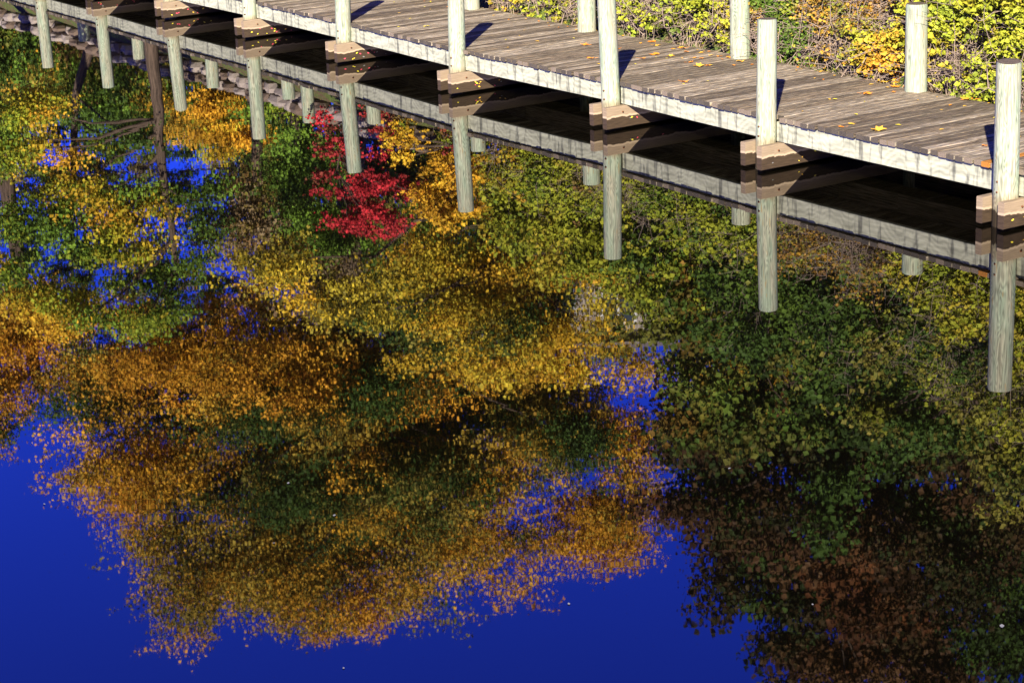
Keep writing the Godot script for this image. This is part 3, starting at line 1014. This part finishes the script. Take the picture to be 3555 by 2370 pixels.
func maple_leaf(sd: int) -> ArrayMesh:
	var r := RandomNumberGenerator.new()
	r.seed = sd
	var st := begin()
	var n := 11
	var pts := []
	for i in n * 2:
		var a := TAU * i / (n * 2.0)
		var rad := (0.62 if i % 2 else 1.0) * r.randf_range(0.8, 1.1) * (0.75 + 0.25 * cos(a))
		pts.append(Vector3(cos(a) * rad, 0.28 * absf(sin(a * 1.5 + sd)) * rad * r.randf_range(0.5, 1.2), sin(a) * rad))
	for i in pts.size():
		tri(st, Vector3(0, 0.02, 0), pts[i], pts[(i + 1) % pts.size()], Vector3.UP)
	tube(st, [Vector3(-0.7, 0.05, 0), Vector3(-1.3, 0.12, 0.1)], [0.03, 0.015], 3)
	return st.commit()

func small_leaf(sd: int) -> ArrayMesh:
	var r := RandomNumberGenerator.new()
	r.seed = sd
	var st := begin()
	var a := Vector3(-1, 0.02, 0)
	var c := Vector3(1, 0.12, 0)
	var up := r.randf_range(0.1, 0.35)
	for s in [-1.0, 1.0]:
		var b := Vector3(-0.2, up, 0.5 * s)
		var d := Vector3(0.4, up * 0.8, 0.42 * s)
		tri(st, a, b, Vector3(-0.1, 0, 0), Vector3.UP)
		tri(st, Vector3(-0.1, 0, 0), b, d, Vector3.UP)
		tri(st, Vector3(-0.1, 0, 0), d, c, Vector3.UP)
	return st.commit()

func leaf_mat(c: Array) -> StandardMaterial3D:
	var m := mat(c[0], c[1], c[2], 0.6)
	m.backlight_enabled = true
	m.backlight = Color(0.3, 0.3, 0.3)
	return m

func make_litter() -> void:
	var maple := [maple_leaf(1), maple_leaf(2), maple_leaf(3)]
	var small := [small_leaf(1), small_leaf(2), small_leaf(3)]
	var orange := leaf_mat([0.62, 0.22, 0.02])
	var gold := leaf_mat([0.62, 0.36, 0.04])
	var yellow := leaf_mat([0.62, 0.52, 0.04])
	var pink := leaf_mat([0.60, 0.06, 0.10])
	var pale := mat(0.16, 0.16, 0.15, 0.6)
	var r := RandomNumberGenerator.new()
	r.seed = 17
	# the larger curled leaves on the boards, at the photo's spots: x, y, half length in metres
	var big := [[2262, 145, 0.10], [2280, 158, 0.09], [2372, 167, 0.09], [2272, 190, 0.12], [2329, 195, 0.09], [2228, 202, 0.08], [2384, 179, 0.07], [2432, 183, 0.06], [2410, 201, 0.06], [2434, 202, 0.05], [2468, 192, 0.06], [2500, 195, 0.06], [2534, 199, 0.07], [2428, 230, 0.13], [2396, 216, 0.07], [2458, 227, 0.06], [2572, 213, 0.09], [2375, 284, 0.09], [2550, 226, 0.06], [3052, 452, 0.15], [3008, 326, 0.10], [3010, 322, 0.07], [3072, 284, 0.09], [3114, 301, 0.11], [3364, 345, 0.12], [2850, 248, 0.07], [2032, 156, 0.09], [2053, 202, 0.08], [1480, 91, 0.08], [2144, 170, 0.08], [3105, 319, 0.06], [2960, 430, 0.07], [2925, 440, 0.06], [3420, 505, 0.06]]
	for i in big.size():
		var p := ground(big[i][0], big[i][1], DECK + 0.008)
		var k: float = big[i][2]
		var b := Basis(Vector3.UP, r.randf() * TAU).scaled(Vector3(k, k * r.randf_range(0.8, 1.5), k * 0.8))
		var o := part(numbered("maple_leaf"), maple[i % 3], [orange, gold, orange][i % 3] if i != 28 else yellow, self, Transform3D(b, p))
		var hue := "bright yellow" if i == 28 else ("golden" if i % 3 == 1 else "orange")
		tag(o, ("single large %s maple leaf lying flat on the boards" if i == 28 else "curled %s maple leaf lying on the boardwalk") % hue, "leaf", "curled %s maple leaves on the boardwalk" % hue)
	for i in 110:
		var a := r.randf_range(0.2, 19.0)
		var s := r.randf_range(0.3, 2.4) if i % 2 else r.randf_range(2.0, 2.48)
		var p: Vector3 = front[0] + dock_dir * a + dock_out * s
		p.y = DECK + 0.006
		var k := r.randf_range(0.02, 0.04)
		var o := part(numbered("small_leaf"), small[i % 3], [gold, yellow, orange, gold][i % 4], self, Transform3D(Basis(Vector3.UP, r.randf() * TAU).scaled(Vector3(k, k, k)), p))
		var hue: String = ["gold", "yellow", "orange", "gold"][i % 4]
		tag(o, "tiny fallen %s leaf scattered on the boardwalk" % hue, "leaf", "tiny %s leaves on the boardwalk" % hue)
	# wet leaflets stuck to the soaked face of the cap timbers
	var normal_out := -dock_dir
	for i in front.size() - 2:
		var many := 4 if i < 3 else 11
		for k in many:
			var s := r.randf_range(-0.16, 0.75)
			var p: Vector3 = front[i] - dock_dir * (0.128 + 0.05 + 0.0475 + 0.004) + dock_out * s
			p.y = r.randf_range(0.06, 0.17)
			var q := r.randf_range(0.012, 0.024)
			var b := Basis(dock_out, normal_out, dock_out.cross(normal_out)).rotated(normal_out, r.randf_range(-0.6, 0.6)).scaled_local(Vector3(q, q * 0.3, q * 0.9))
			var which := r.randi() % 5
			var m: Material = [pink, yellow, pink, pale, gold][which]
			var hue: String = ["pink", "yellow", "pink", "greyish", "gold"][which]
			var o := part(numbered("wet_leaflet"), small[k % 3], m, self, Transform3D(b, p))
			tag(o, "tiny wet %s leaflet stuck to a soaked cap timber" % hue, "leaf", "%s leaflets stuck to the cap timbers" % hue)
	# bits afloat on the open water
	for px in [[1000, 1676], [950, 1884], [152, 1749], [1160, 1788], [1975, 2095], [2822, 2097], [3480, 2172], [1192, 2318], [2533, 1625], [1980, 1268]]:
		var p := ground(px[0], px[1], 0.004)
		var k := r.randf_range(0.012, 0.022)
		if px[0] == 3480:
			k = 0.03
		var o := part(numbered("floating_leaf"), small[r.randi() % 3], pale, self, Transform3D(Basis(Vector3.UP, r.randf() * TAU).scaled(Vector3(k, k * 0.3, k)), p))
		tag(o, "pale bit of leaf afloat on the open water", "leaf", "leaf bits afloat on the water")

# ------------------------------------------------------------------ the scene
func _ready() -> void:
	# camera
	var pitch := atan(PITCH_TAN)
	var roll := atan(ROLL_TAN)
	cam_f = Vector3(0, -sin(pitch), -cos(pitch))
	var r0 := Vector3(1, 0, 0)
	var u0 := r0.cross(cam_f)
	cam_r = r0 * cos(roll) - u0 * sin(roll)
	cam_u = r0 * sin(roll) + u0 * cos(roll)
	var cam := Camera3D.new()
	cam.name = "camera"
	cam.transform = Transform3D(Basis(cam_r, cam_u, -cam_f), Vector3(0, CAM_H, 0))
	cam.fov = rad_to_deg(2.0 * atan(1185.0 / FOCAL))
	cam.near = 0.1
	cam.far = 600.0
	add_child(cam)
	# sky and exposure
	var sky_m := ProceduralSkyMaterial.new()
	sky_m.sky_top_color = srgb(0.001, 0.006, 0.10)
	sky_m.sky_horizon_color = srgb(0.02, 0.075, 0.99)
	sky_m.sky_curve = 0.25
	sky_m.ground_bottom_color = srgb(0.05, 0.06, 0.06)
	sky_m.ground_horizon_color = srgb(0.10, 0.16, 0.3)
	sky_m.sun_angle_max = 2.0
	var sky := Sky.new()
	sky.sky_material = sky_m
	var env := Environment.new()
	env.background_mode = Environment.BG_SKY
	env.sky = sky
	env.background_energy_multiplier = 1.22
	env.tonemap_mode = Environment.TONE_MAPPER_LINEAR
	env.tonemap_exposure = 3.5
	env.sdfgi_enabled = true
	env.ssao_enabled = true
	env.ssil_enabled = true
	var we := WorldEnvironment.new()
	we.name = "environment"
	we.environment = env
	add_child(we)
	# low autumn sun behind the camera
	var sun := DirectionalLight3D.new()
	sun.name = "sun"
	var az := deg_to_rad(10.0)
	var el := deg_to_rad(26.5)
	var towards := Vector3(sin(az) * cos(el), -sin(el), -cos(az) * cos(el))
	sun.basis = Basis.looking_at(towards, Vector3.UP)
	sun.light_color = Color(1.0, 0.955, 0.88)
	sun.light_energy = 1.6
	sun.light_angular_distance = 0.5
	sun.shadow_enabled = true
	add_child(sun)

	noise = fast_noise(3, 0.05, 3)
	for p in [[3490, 792], [2659, 589], [2126, 449], [1590, 325], [1195, 217], [873, 131], [592, 64]]:
		var q := ground(p[0], p[1])                       # the water line is seen on the near side of the pile
		front.append(q + Vector3(q.x, 0, q.z).normalized() * 0.13)
	for p in [[3471, 1368], [2668, 1084], [2128, 904], [1619, 738], [1232, 605], [900.5, 485], [629, 387], [376, 307], [166.5, 237]]:
		var t := ground(p[0], p[1], -POST_H)
		t += Vector3(t.x, 0, t.z).normalized() * 0.13
		t.y = POST_H
		tops.append(t)
	for i in [7, 8]:
		front.append(Vector3(tops[i].x - 0.02, 0, tops[i].z))
	for i in 2:
		var p: Vector3 = front[-1] + (front[-1] - front[-2])
		front.append(p)
		tops.append(p + Vector3(0, POST_H, 0))
	dock_dir = (front[6] - front[0]).normalized()
	dock_out = Vector3(-dock_dir.z, 0, dock_dir.x)

	make_materials()
	make_water()
	make_bank()
	make_boardwalk()
	make_stone_wall()
	make_house()
	make_trees()
	make_shrubs()
	make_litter()
	print("leaf copies ", leaf_total)
